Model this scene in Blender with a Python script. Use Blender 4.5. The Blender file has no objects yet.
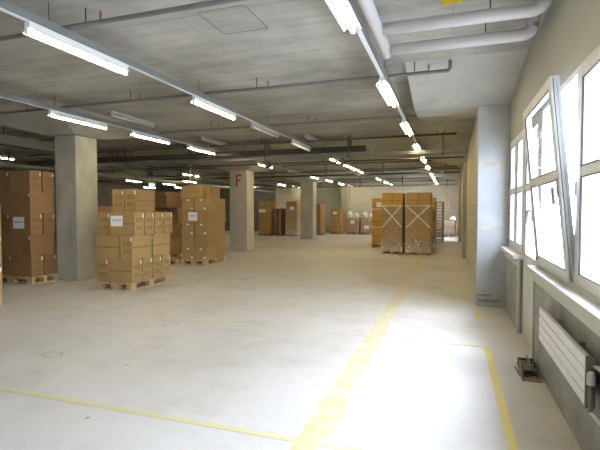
import bpy, bmesh, math, random
from mathutils import Vector, Matrix, Euler
random.seed(7)
C = bpy.context.scene.collection
SC = bpy.context.scene
PI = math.pi
R = math.radians

# ------------------------------------------------------------------ camera
cam_d = bpy.data.cameras.new('camera')
cam = bpy.data.objects.new('camera', cam_d); C.objects.link(cam)
SC.camera = cam
cam_d.sensor_width = 36.0
cam_d.lens = 445.0 / 600.0 * 36.0
cam_d.clip_start = 0.05; cam_d.clip_end = 200
cam.location = (0, 0, 1.5)
YAW, PITCH = R(18.7335), R(-1.9306)
cam.rotation_euler = Euler((PI/2 + PITCH, 0, YAW), 'XYZ')

# ------------------------------------------------------------------ world, daylight, exposure
W = bpy.data.worlds.new('world'); SC.world = W; W.use_nodes = True
nt = W.node_tree; nt.nodes.clear()
wo = nt.nodes.new('ShaderNodeOutputWorld'); wb = nt.nodes.new('ShaderNodeBackground')
wb.inputs['Color'].default_value = (0.78, 0.84, 1.0, 1); wb.inputs['Strength'].default_value = 10.5
nt.links.new(wb.outputs[0], wo.inputs[0])

def portal(loc, sx, sy):
    d = bpy.data.lights.new('daylight_portal', 'AREA'); d.shape = 'RECTANGLE'; d.size = sx; d.size_y = sy
    d.cycles.is_portal = True
    o = bpy.data.objects.new('daylight_portal', d); C.objects.link(o)
    o.location = loc; o.rotation_euler = (0, R(90), 0)
    return o
portal((1.25, 1.0, 1.75), 1.6, 13.5)      # across the whole window band, facing the room
portal((1.25, 24.9, 1.75), 1.6, 4.0)

sd = bpy.data.lights.new('hazy_sun', 'SUN'); sd.energy = 5.2; sd.angle = R(32); sd.color = (.90, .88, 1.0)
so = bpy.data.objects.new('hazy_sun', sd); C.objects.link(so)
so.rotation_euler = Vector((-math.cos(R(52)), -.22, -math.sin(R(52)))).to_track_quat('-Z', 'Y').to_euler()

SC.view_settings.view_transform = 'Standard'
SC.view_settings.look = 'None'
SC.view_settings.gamma = 1.0
SC.view_settings.use_curve_mapping = False
SC.view_settings.exposure = 0.80
SC.cycles.use_denoising = True
SC.cycles.max_bounces = 10
SC.cycles.diffuse_bounces = 6
SC.cycles.transparent_max_bounces = 16
SC.cycles.sample_clamp_indirect = 6.0
TUBE_STRENGTH = 44.0

# ------------------------------------------------------------------ materials
def mat(name, color, rough=0.7, metal=0.0, noise=0.0, scale=8.0, stretch=(1, 1, 1), bump=0.0, rnd=0.0, emit=None, spec=0.4, detail=6.0):
    m = bpy.data.materials.new(name); m.use_nodes = True
    t = m.node_tree; n = t.nodes; l = t.links
    b = n['Principled BSDF']
    b.inputs['Roughness'].default_value = rough; b.inputs['Metallic'].default_value = metal
    b.inputs['Specular IOR Level'].default_value = spec
    c4 = (*color, 1)
    b.inputs['Base Color'].default_value = c4
    out = None
    if noise or bump:
        tc = n.new('ShaderNodeTexCoord'); mp = n.new('ShaderNodeMapping')
        mp.inputs['Scale'].default_value = stretch
        l.new(tc.outputs['Object'], mp.inputs[0])
        nz = n.new('ShaderNodeTexNoise'); nz.inputs['Scale'].default_value = scale; nz.inputs['Detail'].default_value = detail
        nz.inputs['Roughness'].default_value = 0.6
        l.new(mp.outputs[0], nz.inputs['Vector'])
        if noise:
            mr = n.new('ShaderNodeMapRange'); mr.inputs['From Min'].default_value = 0.3; mr.inputs['From Max'].default_value = 0.7
            mr.inputs['To Min'].default_value = 1 - noise; mr.inputs['To Max'].default_value = 1 + noise * 0.6
            l.new(nz.outputs['Fac'], mr.inputs['Value'])
            hs = n.new('ShaderNodeHueSaturation'); hs.inputs['Color'].default_value = c4
            l.new(mr.outputs[0], hs.inputs['Value']); out = hs
        if bump:
            bp = n.new('ShaderNodeBump'); bp.inputs['Strength'].default_value = bump; bp.inputs['Distance'].default_value = 0.01
            l.new(nz.outputs['Fac'], bp.inputs['Height']); l.new(bp.outputs[0], b.inputs['Normal'])
    if rnd:
        oi = n.new('ShaderNodeObjectInfo'); mr2 = n.new('ShaderNodeMapRange')
        mr2.inputs['To Min'].default_value = 1 - rnd; mr2.inputs['To Max'].default_value = 1 + rnd
        l.new(oi.outputs['Random'], mr2.inputs['Value'])
        h2 = n.new('ShaderNodeHueSaturation'); h2.inputs['Color'].default_value = c4
        if out: l.new(out.outputs[0], h2.inputs['Color'])
        l.new(mr2.outputs[0], h2.inputs['Value']); out = h2
    if out: l.new(out.outputs[0], b.inputs['Base Color'])
    if emit:
        b.inputs['Emission Color'].default_value = (*emit[0], 1); b.inputs['Emission Strength'].default_value = emit[1]
    return m

def floor_material():
    m = bpy.data.materials.new('floor_concrete'); m.use_nodes = True
    t = m.node_tree; n = t.nodes; l = t.links; b = n['Principled BSDF']
    tc = n.new('ShaderNodeTexCoord')
    def noise(sc, det, st=(1, 1, 1), ro=0.6):
        mp = n.new('ShaderNodeMapping'); mp.inputs['Scale'].default_value = st; l.new(tc.outputs['Object'], mp.inputs[0])
        z = n.new('ShaderNodeTexNoise'); z.inputs['Scale'].default_value = sc; z.inputs['Detail'].default_value = det
        z.inputs['Roughness'].default_value = ro; l.new(mp.outputs[0], z.inputs['Vector']); return z
    def ramp(src, stops):
        r = n.new('ShaderNodeValToRGB'); e = r.color_ramp.elements
        e[0].position, e[0].color = stops[0][0], (*stops[0][1], 1); e[1].position, e[1].color = stops[-1][0], (*stops[-1][1], 1)
        for p, c in stops[1:-1]:
            k = e.new(p); k.color = (*c, 1)
        l.new(src.outputs['Fac'], r.inputs[0]); return r
    a = ramp(noise(0.5, 8, (1, .7, 1)), [(0.3, (.49, .47, .43)), (0.5, (.59, .575, .54)), (0.72, (.66, .65, .625))])
    s = ramp(noise(2.0, 10, (.9, 1.0, 1), .7), [(0.30, (.86, .84, .80)), (0.50, (1, 1, 1)), (0.8, (1, 1, 1))])
    g = ramp(noise(60, 3), [(0.25, (.88, .88, .87)), (0.45, (1, 1, 1)), (0.9, (1, 1, 1))])
    k = ramp(noise(7, 2, (1, 1, 1), .4), [(0.20, (.35, .33, .3)), (0.235, (1, 1, 1)), (0.9, (1, 1, 1))])
    last = a.outputs[0]
    for q in (s, g, k):
        mx = n.new('ShaderNodeMix'); mx.data_type = 'RGBA'; mx.blend_type = 'MULTIPLY'; mx.inputs[0].default_value = 1
        l.new(last, mx.inputs[6]); l.new(q.outputs[0], mx.inputs[7]); last = mx.outputs[2]
    l.new(last, b.inputs['Base Color'])
    rr = n.new('ShaderNodeMapRange'); rr.inputs['To Min'].default_value = .38; rr.inputs['To Max'].default_value = .62
    l.new(noise(1.3, 6).outputs['Fac'], rr.inputs['Value']); l.new(rr.outputs[0], b.inputs['Roughness'])
    b.inputs['Specular IOR Level'].default_value = .4
    return m

def ceiling_material():
    m = bpy.data.materials.new('ceiling_concrete'); m.use_nodes = True
    t = m.node_tree; n = t.nodes; l = t.links; b = n['Principled BSDF']
    tc = n.new('ShaderNodeTexCoord')
    def noise(sc, det, st):
        mp = n.new('ShaderNodeMapping'); mp.inputs['Scale'].default_value = st; l.new(tc.outputs['Object'], mp.inputs[0])
        z = n.new('ShaderNodeTexNoise'); z.inputs['Scale'].default_value = sc; z.inputs['Detail'].default_value = det
        z.inputs['Roughness'].default_value = .65; l.new(mp.outputs[0], z.inputs['Vector']); return z
    def ramp(src, st):
        r = n.new('ShaderNodeValToRGB'); e = r.color_ramp.elements
        e[0].position, e[0].color = st[0][0], (*st[0][1], 1); e[1].position, e[1].color = st[1][0], (*st[1][1], 1)
        l.new(src, r.inputs[0]); return r
    a = ramp(noise(.7, 10, (1, 1, 1)).outputs['Fac'], [(.3, (.27, .26, .23)), (.68, (.53, .515, .465))])
    s = ramp(noise(3.0, 8, (.25, 2.2, 1)).outputs['Fac'], [(.33, (.84, .83, .81)), (.6, (1.03, 1.03, 1.03))])
    d = ramp(noise(5, 2, (1, 1, 1)).outputs['Fac'], [(.24, (.45, .43, .4)), (.27, (1, 1, 1))])
    br = n.new('ShaderNodeTexBrick'); br.offset = 0.5
    mp = n.new('ShaderNodeMapping'); l.new(tc.outputs['Object'], mp.inputs[0]); l.new(mp.outputs[0], br.inputs['Vector'])
    br.inputs['Scale'].default_value = 1; br.inputs['Brick Width'].default_value = 2.5; br.inputs['Row Height'].default_value = 1.25
    br.inputs['Mortar Size'].default_value = .006; br.inputs['Mortar Smooth'].default_value = .3
    br.inputs['Color1'].default_value = (1, 1, 1, 1); br.inputs['Color2'].default_value = (.95, .95, .94, 1); br.inputs['Mortar'].default_value = (.74, .73, .71, 1)
    last = a.outputs[0]
    for q in (s.outputs[0], d.outputs[0], br.outputs['Color']):
        mx = n.new('ShaderNodeMix'); mx.data_type = 'RGBA'; mx.blend_type = 'MULTIPLY'; mx.inputs[0].default_value = 1
        l.new(last, mx.inputs[6]); l.new(q, mx.inputs[7]); last = mx.outputs[2]
    l.new(last, b.inputs['Base Color']); b.inputs['Roughness'].default_value = .85
    bp = n.new('ShaderNodeBump'); bp.inputs['Strength'].default_value = .25; bp.inputs['Distance'].default_value = .01
    l.new(s.outputs[0], bp.inputs['Height']); l.new(bp.outputs[0], b.inputs['Normal'])
    return m

def block_material(name, axis, c1, c2, mort, bw=.42, rh=.2):
    m = bpy.data.materials.new(name); m.use_nodes = True
    t = m.node_tree; n = t.nodes; l = t.links; b = n['Principled BSDF']
    tc = n.new('ShaderNodeTexCoord'); sx = n.new('ShaderNodeSeparateXYZ'); cx = n.new('ShaderNodeCombineXYZ')
    l.new(tc.outputs['Object'], sx.inputs[0]); l.new(sx.outputs[axis], cx.inputs[0]); l.new(sx.outputs['Z'], cx.inputs[1])
    br = n.new('ShaderNodeTexBrick'); l.new(cx.outputs[0], br.inputs['Vector'])
    br.inputs['Scale'].default_value = 1; br.inputs['Brick Width'].default_value = bw; br.inputs['Row Height'].default_value = rh
    br.inputs['Mortar Size'].default_value = .012; br.inputs['Mortar Smooth'].default_value = .4
    br.inputs['Color1'].default_value = (*c1, 1); br.inputs['Color2'].default_value = (*c2, 1); br.inputs['Mortar'].default_value = (*mort, 1)
    l.new(br.outputs['Color'], b.inputs['Base Color']); b.inputs['Roughness'].default_value = .9
    bp = n.new('ShaderNodeBump'); bp.invert = True; bp.inputs['Strength'].default_value = .6; bp.inputs['Distance'].default_value = .01
    l.new(br.outputs['Fac'], bp.inputs['Height']); l.new(bp.outputs[0], b.inputs['Normal'])
    return m

def glass_material(name, tint=(.93, .97, 1.0), haze=0.0):
    m = bpy.data.materials.new(name); m.use_nodes = True
    t = m.node_tree; n = t.nodes; l = t.links; n.clear()
    o = n.new('ShaderNodeOutputMaterial'); tr = n.new('ShaderNodeBsdfTransparent'); gl = n.new('ShaderNodeBsdfGlossy')
    tr.inputs[0].default_value = (*tint, 1); gl.inputs['Roughness'].default_value = .03
    lw = n.new('ShaderNodeLayerWeight'); lw.inputs[0].default_value = .5; pw = n.new('ShaderNodeMath'); pw.operation = 'POWER'; pw.inputs[1].default_value = 5
    l.new(lw.outputs['Facing'], pw.inputs[0]); fr = n.new('ShaderNodeMath'); fr.operation = 'MULTIPLY_ADD'; fr.inputs[1].default_value = .5; fr.inputs[2].default_value = .02
    l.new(pw.outputs[0], fr.inputs[0]); mx = n.new('ShaderNodeMixShader')
    l.new(fr.outputs[0], mx.inputs[0]); l.new(tr.outputs[0], mx.inputs[1]); l.new(gl.outputs[0], mx.inputs[2])
    l.new(mx.outputs[0], o.inputs[0])
    return m

def film_material():
    m = bpy.data.materials.new('stretch_film'); m.use_nodes = True
    t = m.node_tree; n = t.nodes; l = t.links; n.clear()
    o = n.new('ShaderNodeOutputMaterial'); tr = n.new('ShaderNodeBsdfTransparent'); gl = n.new('ShaderNodeBsdfPrincipled')
    gl.inputs['Base Color'].default_value = (.95, .93, .88, 1); gl.inputs['Roughness'].default_value = .2
    tc = n.new('ShaderNodeTexCoord'); nz = n.new('ShaderNodeTexNoise'); nz.inputs['Scale'].default_value = 11; nz.inputs['Detail'].default_value = 4; nz.inputs['Distortion'].default_value = 1.2
    l.new(tc.outputs['Object'], nz.inputs['Vector'])
    sx = n.new('ShaderNodeSeparateXYZ'); l.new(tc.outputs['Object'], sx.inputs[0])
    hz = n.new('ShaderNodeMapRange'); hz.inputs['From Min'].default_value = .1; hz.inputs['From Max'].default_value = .75
    hz.inputs['To Min'].default_value = .40; hz.inputs['To Max'].default_value = .0; l.new(sx.outputs['Z'], hz.inputs['Value'])
    rp = n.new('ShaderNodeMapRange'); rp.inputs['From Min'].default_value = .52; rp.inputs['From Max'].default_value = .72
    rp.inputs['To Min'].default_value = .06; rp.inputs['To Max'].default_value = .6; l.new(nz.outputs['Fac'], rp.inputs['Value'])
    ad = n.new('ShaderNodeMath'); ad.operation = 'ADD'; l.new(hz.outputs[0], ad.inputs[0]); l.new(rp.outputs[0], ad.inputs[1])
    bp = n.new('ShaderNodeBump'); bp.inputs['Strength'].default_value = 1; bp.inputs['Distance'].default_value = .03
    l.new(nz.outputs['Fac'], bp.inputs['Height']); l.new(bp.outputs[0], gl.inputs['Normal'])
    mx = n.new('ShaderNodeMixShader'); l.new(ad.outputs[0], mx.inputs[0]); l.new(tr.outputs[0], mx.inputs[1]); l.new(gl.outputs[0], mx.inputs[2])
    l.new(mx.outputs[0], o.inputs[0])
    return m

def worn_paint(name, color, wear=.5):
    m = bpy.data.materials.new(name); m.use_nodes = True
    t = m.node_tree; n = t.nodes; l = t.links; b = n['Principled BSDF']
    tc = n.new('ShaderNodeTexCoord'); nz = n.new('ShaderNodeTexNoise'); nz.inputs['Scale'].default_value = 5; nz.inputs['Detail'].default_value = 8
    nz.inputs['Roughness'].default_value = .75
    l.new(tc.outputs['Object'], nz.inputs['Vector'])
    r = n.new('ShaderNodeValToRGB'); e = r.color_ramp.elements
    e[0].position = wear - .12; e[0].color = (*color, 1); e[1].position = wear + .22; e[1].color = (.59, .575, .54, 1)
    l.new(nz.outputs['Fac'], r.inputs[0]); l.new(r.outputs[0], b.inputs['Base Color']); b.inputs['Roughness'].default_value = .6
    return m

M = dict(
    floor=floor_material(), ceiling=ceiling_material(),
    wall_paint=mat('wall_paint', (.37, .37, .335), .8, noise=.05, scale=1.5),
    head=mat('smooth_head_concrete', (.46, .45, .41), .85, noise=.14, scale=2.0, detail=9),
    parapet=mat('parapet_concrete', (.30, .305, .285), .9, noise=.32, scale=2.5, bump=.2),
    column=mat('column_concrete', (.40, .395, .33), .8, noise=.26, scale=2.2, stretch=(1, 1, .7), bump=.2, detail=10),
    column_f=mat('column_concrete_warm', (.48, .44, .36), .8, noise=.13, scale=2.0, bump=.2, detail=10),
    pillar=mat('pillar_concrete', (.44, .455, .47), .8, noise=.16, scale=3, bump=.2, detail=10),
    block_white=block_material('white_blockwork', 'X', (.66, .64, .58), (.60, .58, .52), (.44, .42, .37)),
    block_green_lit=block_material('green_lit_blockwork', 'X', (.43, .45, .37), (.37, .39, .32), (.25, .25, .2)),  # greenish light on the wall is mixed into this block colour
    block_side=block_material('side_blockwork', 'Y', (.58, .55, .43), (.54, .51, .4), (.34, .32, .24), .45, .2),
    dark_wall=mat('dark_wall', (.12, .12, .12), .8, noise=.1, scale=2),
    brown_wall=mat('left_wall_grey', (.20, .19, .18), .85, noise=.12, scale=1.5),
    frame=mat('window_frame_white', (.62, .63, .61), .35, noise=.02, scale=3),
    door=mat('door_cream', (.56, .57, .51), .4, noise=.03, scale=3),
    sill=mat('sill_cream', (.50, .495, .44), .45, noise=.04, scale=3),
    gasket=mat('gasket_black', (.03, .03, .035), .6),
    glass=glass_material('window_glass'), 
    steel=mat('handle_steel', (.35, .35, .35), .4, .6),
    trunk=mat('trunking_grey', (.20, .215, .215), .45, .2, noise=.05, scale=4),
    white_metal=mat('lamp_white_metal', (.80, .81, .82), .4),
    grimy_metal=mat('lamp_old_metal', (.55, .55, .52), .5),
    lit=mat('tube_lit', (.9, .9, .85), .5, emit=((1.0, .81, .48), TUBE_STRENGTH)),
    dim=mat('tube_dim', (.85, .85, .8), .5, emit=((1.0, .9, .7), .35)),
    unlit=mat('tube_unlit', (.72, .72, .68), .4),
    pipe=mat('pipe_dark_steel', (.085, .085, .08), .5, .3, noise=.15, scale=10),
    pipe_grey=mat('pipe_grey_steel', (.22, .22, .21), .5, .3, noise=.15, scale=10),
    duct=mat('duct_dark', (.05, .05, .045), .6, .2),
    tray=mat('cable_tray_steel', (.25, .26, .25), .45, .5, noise=.1, scale=6),
    pipe_white=mat('insulated_pipe_white', (.66, .64, .64), .45, noise=.04, scale=4),
    brass=mat('sprinkler_brass', (.45, .22, .10), .4, .7),
    radiator=mat('radiator_enamel', (.64, .63, .60), .35, noise=.02, scale=4),
    rad_side=mat('radiator_end_brown', (.24, .18, .15), .5),
    valve=mat('valve_beige', (.60, .56, .47), .45),
    yellow=worn_paint('worn_yellow_paint', (.58, .49, .20), .47),
    yellow_bold=worn_paint('yellow_paint', (.66, .55, .17), .60),
    yellow_mid=worn_paint('pale_yellow_paint', (.62, .57, .30), .62),
    yellow_faint=worn_paint('faint_yellow_paint', (.62, .55, .30), .48),
    carton=mat('carton_brown', (.37, .24, .095), .75, noise=.06, scale=4, rnd=.09),
    carton_dark=mat('carton_dark', (.255, .145, .058), .75, noise=.06, scale=4, rnd=.08),
    carton_gold=mat('carton_golden', (.47, .285, .07), .7, noise=.05, scale=4, rnd=.04),
    carton_pink=mat('carton_pale', (.42, .29, .20), .75, noise=.06, scale=4, rnd=.1),
    carton_orange=mat('carton_orange', (.55, .27, .11), .75, noise=.05, scale=4, rnd=.05),
    tape=mat('packing_tape', (.24, .14, .06), .35),
    ink=mat('box_print', (.17, .10, .05), .8),
    seam=mat('box_seam', (.10, .06, .03), .9),
    paper=mat('paper_white', (.82, .82, .82), .6),
    scribble=mat('paper_ink', (.30, .32, .42), .7),
    wood=mat('pallet_wood', (.52, .35, .17), .8, noise=.2, scale=3, stretch=(1, 6, 6), rnd=.08, bump=.1),
    wood_old=mat('pallet_wood_old', (.33, .20, .13), .8, noise=.2, scale=3, stretch=(1, 6, 6), rnd=.1),
    wood_pale=mat('pallet_wood_pale', (.40, .31, .20), .8, noise=.2, scale=3, stretch=(1, 6, 6), rnd=.1),
    film=film_material(), strap=mat('strap_white', (.80, .78, .68), .4),
    red=mat('painted_red', (.42, .02, .04), .6), exit=mat('exit_green', (.05, .42, .20), .4, emit=((.3, .9, .55), .6)),
    exit_white=mat('exit_white', (.9, .95, .9), .4, emit=((.85, 1, .9), .9)),
    sign_yellow=mat('sign_yellow', (.75, .52, .03), .4), black=mat('black_paint', (.02, .02, .02), .6),
    tan=mat('tan_patch', (.50, .45, .36), .85, noise=.2, scale=20), 
    scuff=mat('scuff_dark', (.27, .28, .28), .85, noise=.3, scale=14),
    trap_metal=mat('dirty_grey_metal', (.20, .19, .17), .6, .4, noise=.35, scale=25),
    trap_wood=mat('dirty_wood', (.30, .25, .19), .85, noise=.35, scale=18),
    facade=mat('facade_pale', (.75, .78, .80), .8), facade_blue=mat('facade_blue', (.58, .66, .72), .6),
    ground=mat('outside_ground', (.55, .54, .50), .9, noise=.1, scale=1),
    cord=mat('white_cord', (.85, .85, .82), .5), bag=mat('plastic_bag', (.80, .80, .78), .4),
)

# ------------------------------------------------------------------ mesh helpers
def box(bm, x0, x1, y0, y1, z0, z1, rot=None):
    v = [bm.verts.new((x, y, z)) for x in (x0, x1) for y in (y0, y1) for z in (z0, z1)]
    if rot: bmesh.ops.transform(bm, matrix=rot, verts=v)
    for f in ((0, 1, 3, 2), (4, 6, 7, 5), (0, 4, 5, 1), (2, 3, 7, 6), (0, 2, 6, 4), (1, 5, 7, 3)):
        bm.faces.new([v[i] for i in f])
    return v

def tube(bm, pts, r, seg=12, cap=True):
    pts = [Vector(p) for p in pts]; rings = []
    for i, p in enumerate(pts):
        d = (pts[min(i+1, len(pts)-1)] - pts[max(i-1, 0)]).normalized()
        up = Vector((0, 0, 1)) if abs(d.z) < .95 else Vector((1, 0, 0))
        a = d.cross(up).normalized(); b = a.cross(d).normalized()
        rr = r[i] if isinstance(r, (list, tuple)) else r
        rings.append([bm.verts.new(p + rr*(math.cos(t)*a + math.sin(t)*b)) for t in (2*PI*k/seg for k in range(seg))])
    for A, B in zip(rings, rings[1:]):
        for k in range(seg):
            f = bm.faces.new((A[k], A[(k+1) % seg], B[(k+1) % seg], B[k])); f.smooth = True
    if cap:
        bm.faces.new(rings[0][::-1]); bm.faces.new(rings[-1])

def arc_pts(a, corner, b, r=.1, n=6):
    a, c, b = Vector(a), Vector(corner), Vector(b)
    u = (a-c).normalized(); w = (b-c).normalized()
    p, q = c+u*r, c+w*r
    return [a] + [p.lerp(c, t).lerp(c.lerp(q, t), t) for t in (k/n for k in range(n+1))] + [b]

def obj(name, bm, m, parent=None, loc=None, bevel=0.0, rotz=0.0):
    if isinstance(bm, list):
        b = bmesh.new()
        for q in bm: box(b, *q)
        bm = b
    bmesh.ops.recalc_face_normals(bm, faces=bm.faces)
    me = bpy.data.meshes.new(name); bm.to_mesh(me); bm.free()
    me.materials.append(M[m] if isinstance(m, str) else m)
    o = bpy.data.objects.new(name, me); C.objects.link(o)
    if parent: o.parent = parent
    if loc: o.location = loc
    if rotz: o.rotation_euler.z = rotz
    if bevel:
        md = o.modifiers.new('bevel', 'BEVEL'); md.width = bevel; md.segments = 2; md.limit_method = 'ANGLE'
    return o

def tag(o, label, cat, group=None):
    o['label'] = label; o['category'] = cat
    if group: o['group'] = group
    return o

def thing(name, label, cat, loc=(0, 0, 0), rotz=0, group=None):
    o = bpy.data.objects.new(name, None); C.objects.link(o); o.empty_display_size = .1
    o.location = loc; o.rotation_euler = (0, 0, rotz)
    return tag(o, label, cat, group)

def struct(name, bm, m, parent=None, **k):
    o = obj(name, bm, m, parent, **k)
    if not parent: o['kind'] = 'structure'
    return o

def copy_tree(o, parent=None):
    c = o.copy(); C.objects.link(c); c.parent = parent
    for ch in o.children: copy_tree(ch, c)
    return c

# ------------------------------------------------------------------ room shell
ZC = 3.35            # slab underside
XR = 0.83            # right wall, inner face
XL, YB, YF = -21.0, -6.2, 29.2
struct('floor', [(XL-.3, XR+.35, YB-.3, YF+.3, -.25, 0)], 'floor')
struct('ceiling', [(XL-.3, XR+.35, YB-.3, YF+.3, ZC, ZC+.3)], 'ceiling')
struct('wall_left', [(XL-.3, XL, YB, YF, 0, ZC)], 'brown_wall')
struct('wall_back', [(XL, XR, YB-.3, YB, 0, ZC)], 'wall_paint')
# far wall: white blockwork at the right, greenish light painted into the colour further left, dark at the far left
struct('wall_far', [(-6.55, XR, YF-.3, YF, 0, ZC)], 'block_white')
struct('wall_far_green_lit', [(-11.6, -6.9, YF-.3, YF, 0, ZC)], 'block_green_lit')
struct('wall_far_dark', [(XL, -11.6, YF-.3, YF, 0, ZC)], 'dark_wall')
struct('wall_far_pilaster', [(-6.9, -6.35, YF-.6, YF-.301, 0, ZC)], 'column')

# right wall: parapet, lintel, piers
w = bmesh.new()
box(w, XR, XR+.3, YB, 7.9, 2.50, ZC)                    # over the windows
box(w, XR, XR+.3, 7.36, 7.9, 0, 2.50)
box(w, XR, XR+.3, YB, YB+.1, .9, 2.50)
struct('wall_right', w, 'wall_paint')
struct('wall_right_parapet', [(.79, 1.13, YB, 4.86, 0, .90), (.79, 1.13, 5.95, 7.36, 0, .90)], 'parapet')
struct('trim_1', [(.772, .80, 4.845, 4.90, 0, .91), (.772, .789, YB, 4.845, .81, .91)], 'sill')
struct('trim_2', [(.772, .80, 5.92, 5.97, 0, .91), (.772, .789, 5.97, 7.34, .81, .91)], 'sill')
struct('window_sill_near', [(.715, .835, YB, 4.93, .912, .952)], 'sill', bevel=.006)['kind'] = 'structure'
struct('window_sill_far', [(.715, .835, 5.90, 7.34, .912, .952)], 'sill', bevel=.006)
# block wall beyond the pillar, its pilasters and the bright bay at the far end
struct('wall_right_blockwork', [(.46, XR+.3, 7.9, 22.2, 0, ZC)], 'block_side')
far_w = bmesh.new()
box(far_w, XR, XR+.3, 22.2, YF, 0, .95); box(far_w, XR, XR+.3, 22.2, YF, 2.5, ZC)
box(far_w, XR, XR+.3, 22.2, 23.0, .95, 2.5); box(far_w, XR, XR+.3, 26.8, YF, .95, 2.5)
struct('wall_right_far', far_w, 'wall_paint')

# ------------------------------------------------------------------ columns with flared heads
def ring(bm, cx, cy, hx, hy, z):
    return [bm.verts.new((cx+sx*hx, cy+sy*hy, z)) for sx, sy in ((-1, -1), (1, -1), (1, 1), (-1, 1))]
def column(x0, x1, y0, y1, ztop, m, head=(1.0, 1.6), flare=.12, clip=None):
    cx, cy, hx, hy = (x0+x1)/2, (y0+y1)/2, (x1-x0)/2, (y1-y0)/2
    b = bmesh.new(); box(b, x0, x1, y0, y1, 0, ztop)
    c = obj('column', b, m, bevel=.012); c['kind'] = 'structure'
    h = bmesh.new()
    A = ring(h, cx, cy, hx+flare, hy+flare, ztop); B = ring(h, cx, cy, hx+head[0], hy+head[1], ZC+.001)
    if clip is not None:
        for v in A+B: v.co.x = min(v.co.x, clip)
    for k in range(4): h.faces.new((A[k], A[(k+1) % 4], B[(k+1) % 4], B[k]))
    h.faces.new(A[::-1]); h.faces.new(B)
    obj('column_head', h, 'head', c)
    return c
column(-8.005, -7.44, 7.34, 7.94, 3.07, 'column')
cf = column(-7.76, -7.06, 14.78, 15.40, 2.95, 'column_f', (1.3, 1.6))
column(-7.32, -6.66, 21.7, 22.3, 2.93, 'column', (1.2, 1.6))
pl = obj('column', [(.385, .829, 7.42, 7.98, 0, 3.10)], 'pillar', bevel=.012); pl['kind'] = 'structure'
h = bmesh.new()
prof = [(5.75, ZC+.001), (7.40, 3.10), (8.0, 3.10), (9.7, ZC+.001)]
A = [h.verts.new((-.57, y, z)) for y, z in prof]; B = [h.verts.new((.829, y, z)) for y, z in prof]
h.faces.new(A); h.faces.new(B[::-1])
for k in range(4): h.faces.new((A[k], A[(k+1) % 4], B[(k+1) % 4], B[k]))
obj('column_head', h, 'head', pl)
column(.34, .76, 14.75, 15.35, 2.95, 'column', (1.5, 1.6), clip=.80)
column(.34, 1.1, 22.1, 22.6, 2.95, 'column_f', (1.5, 1.5), clip=.82)
# red letter on the second column
f = bmesh.new(); yy = 14.779
lw = .065
box(f, -7.50, -7.50+lw, yy-.003, yy, 2.36, 2.80)
box(f, -7.435, -7.27, yy-.003, yy, 2.735, 2.80)
box(f, -7.435, -7.31, yy-.003, yy, 2.555, 2.615)
obj('painted_letter', f, 'red', cf)['label'] = 'red letter F'
# patches and scuffs on the pillar by the windows
obj('paint_patch', [(.42, .74, 7.416, 7.419, 2.17, 2.235), (.70, .76, 7.416, 7.419, 2.05, 2.17)], 'tan', pl)
obj('paint_patch', [(.44, .73, 7.416, 7.419, 1.19, 1.245)], 'tan', pl)
obj('scuff_mark', [(.40, .60, 7.416, 7.419, .16, .20), (.42, .72, 7.416, 7.419, .07, .12), (.47, .55, 7.416, 7.419, .24, .255)], 'scuff', pl)
obj('paint_patch', [(.76, .80, 7.416, 7.419, 1.3, 1.9)], 'tan', pl)

# ------------------------------------------------------------------ windows
ZF0, ZF1 = .95, 2.50
def frame_ring(bm, x0, x1, y0, y1, z0, z1, t):
    box(bm, x0, x1, y0, y0+t, z0, z1); box(bm, x0, x1, y1-t, y1, z0, z1)
    box(bm, x0, x1, y0+t, y1-t, z0, z0+t); box(bm, x0, x1, y0+t, y1-t, z1-t, z1)
def gasket(bm, x0, x1, y0, y1, z0, z1, t=.006):
    frame_ring(bm, x0, x1, y0, y1, z0, z1, t)
def sash(parent, y0, y1, z0, z1, xa=.835, xb=.895, t=.075, zt=1.76):
    b = bmesh.new(); frame_ring(b, xa, xb, y0, y1, z0, z1, t)
    box(b, xa+.004, xb-.004, y0+t, y1-t, zt-.035, zt+.035)
    s = obj('sash_frame', b, 'frame', parent, bevel=.004)
    g = bmesh.new()
    gasket(g, xa-.001, xa+.012, y0+t, y1-t, z0+t, zt-.035); gasket(g, xa-.001, xa+.012, y0+t, y1-t, zt+.035, z1-t)
    obj('gasket', g, 'gasket', s)
    xm = (xa+xb)/2
    for a, c in ((z0+t, zt-.035), (zt+.035, z1-t)):
        obj('pane', [(xm-.003, xm+.003, y0+t, y1-t, a, c)], 'glass', s)
    return s
def window(n, y0, y1, splits=1, tilt=None):
    b = bmesh.new(); frame_ring(b, .832, .90, y0, y1, ZF0, ZF1, .045)
    step = (y1-y0)/splits
    for k in range(1, splits): box(b, .832, .90, y0+k*step-.03, y0+k*step+.03, ZF0+.045, ZF1-.045)
    root = obj('window_%d' % n, b, 'frame', bevel=.003); root['kind'] = 'structure'
    for k in range(splits):
        a = y0+k*step+(.045 if k == 0 else .03); c = y0+(k+1)*step-(.045 if k == splits-1 else .03)
        s = sash(root, a-.012, c+.012, ZF0+.035, ZF1-.035, .822 if tilt is None else .80, .885 if tilt is None else .862)
        if tilt:
            piv = Vector((.83, 0, ZF0+.05))
            mt = Matrix.Translation(piv) @ Matrix.Rotation(-tilt, 4, 'Y') @ Matrix.Translation(-piv)
            s.matrix_local = mt
    return root
window(1, 2.28, 3.56)
window(2, .98, 2.26)
window(3, -.32, .96); window(4, -1.62, -.34); window(5, -2.92, -1.64); window(6, -4.22, -2.94); window(7, -5.9, -4.24)
wt = window(8, 3.58, 4.92, 1, R(5.6))
sf = [c for c in wt.children if c.name.startswith('sash')][0]
h = bmesh.new(); tube(h, [(.80, 3.68, 1.67), (.765, 3.68, 1.67), (.765, 3.68, 1.55)], .012, 8); box(h, .792, .80, 3.665, 3.695, 1.60, 1.74)
obj('sash_handle', h, 'steel', sf)
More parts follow.
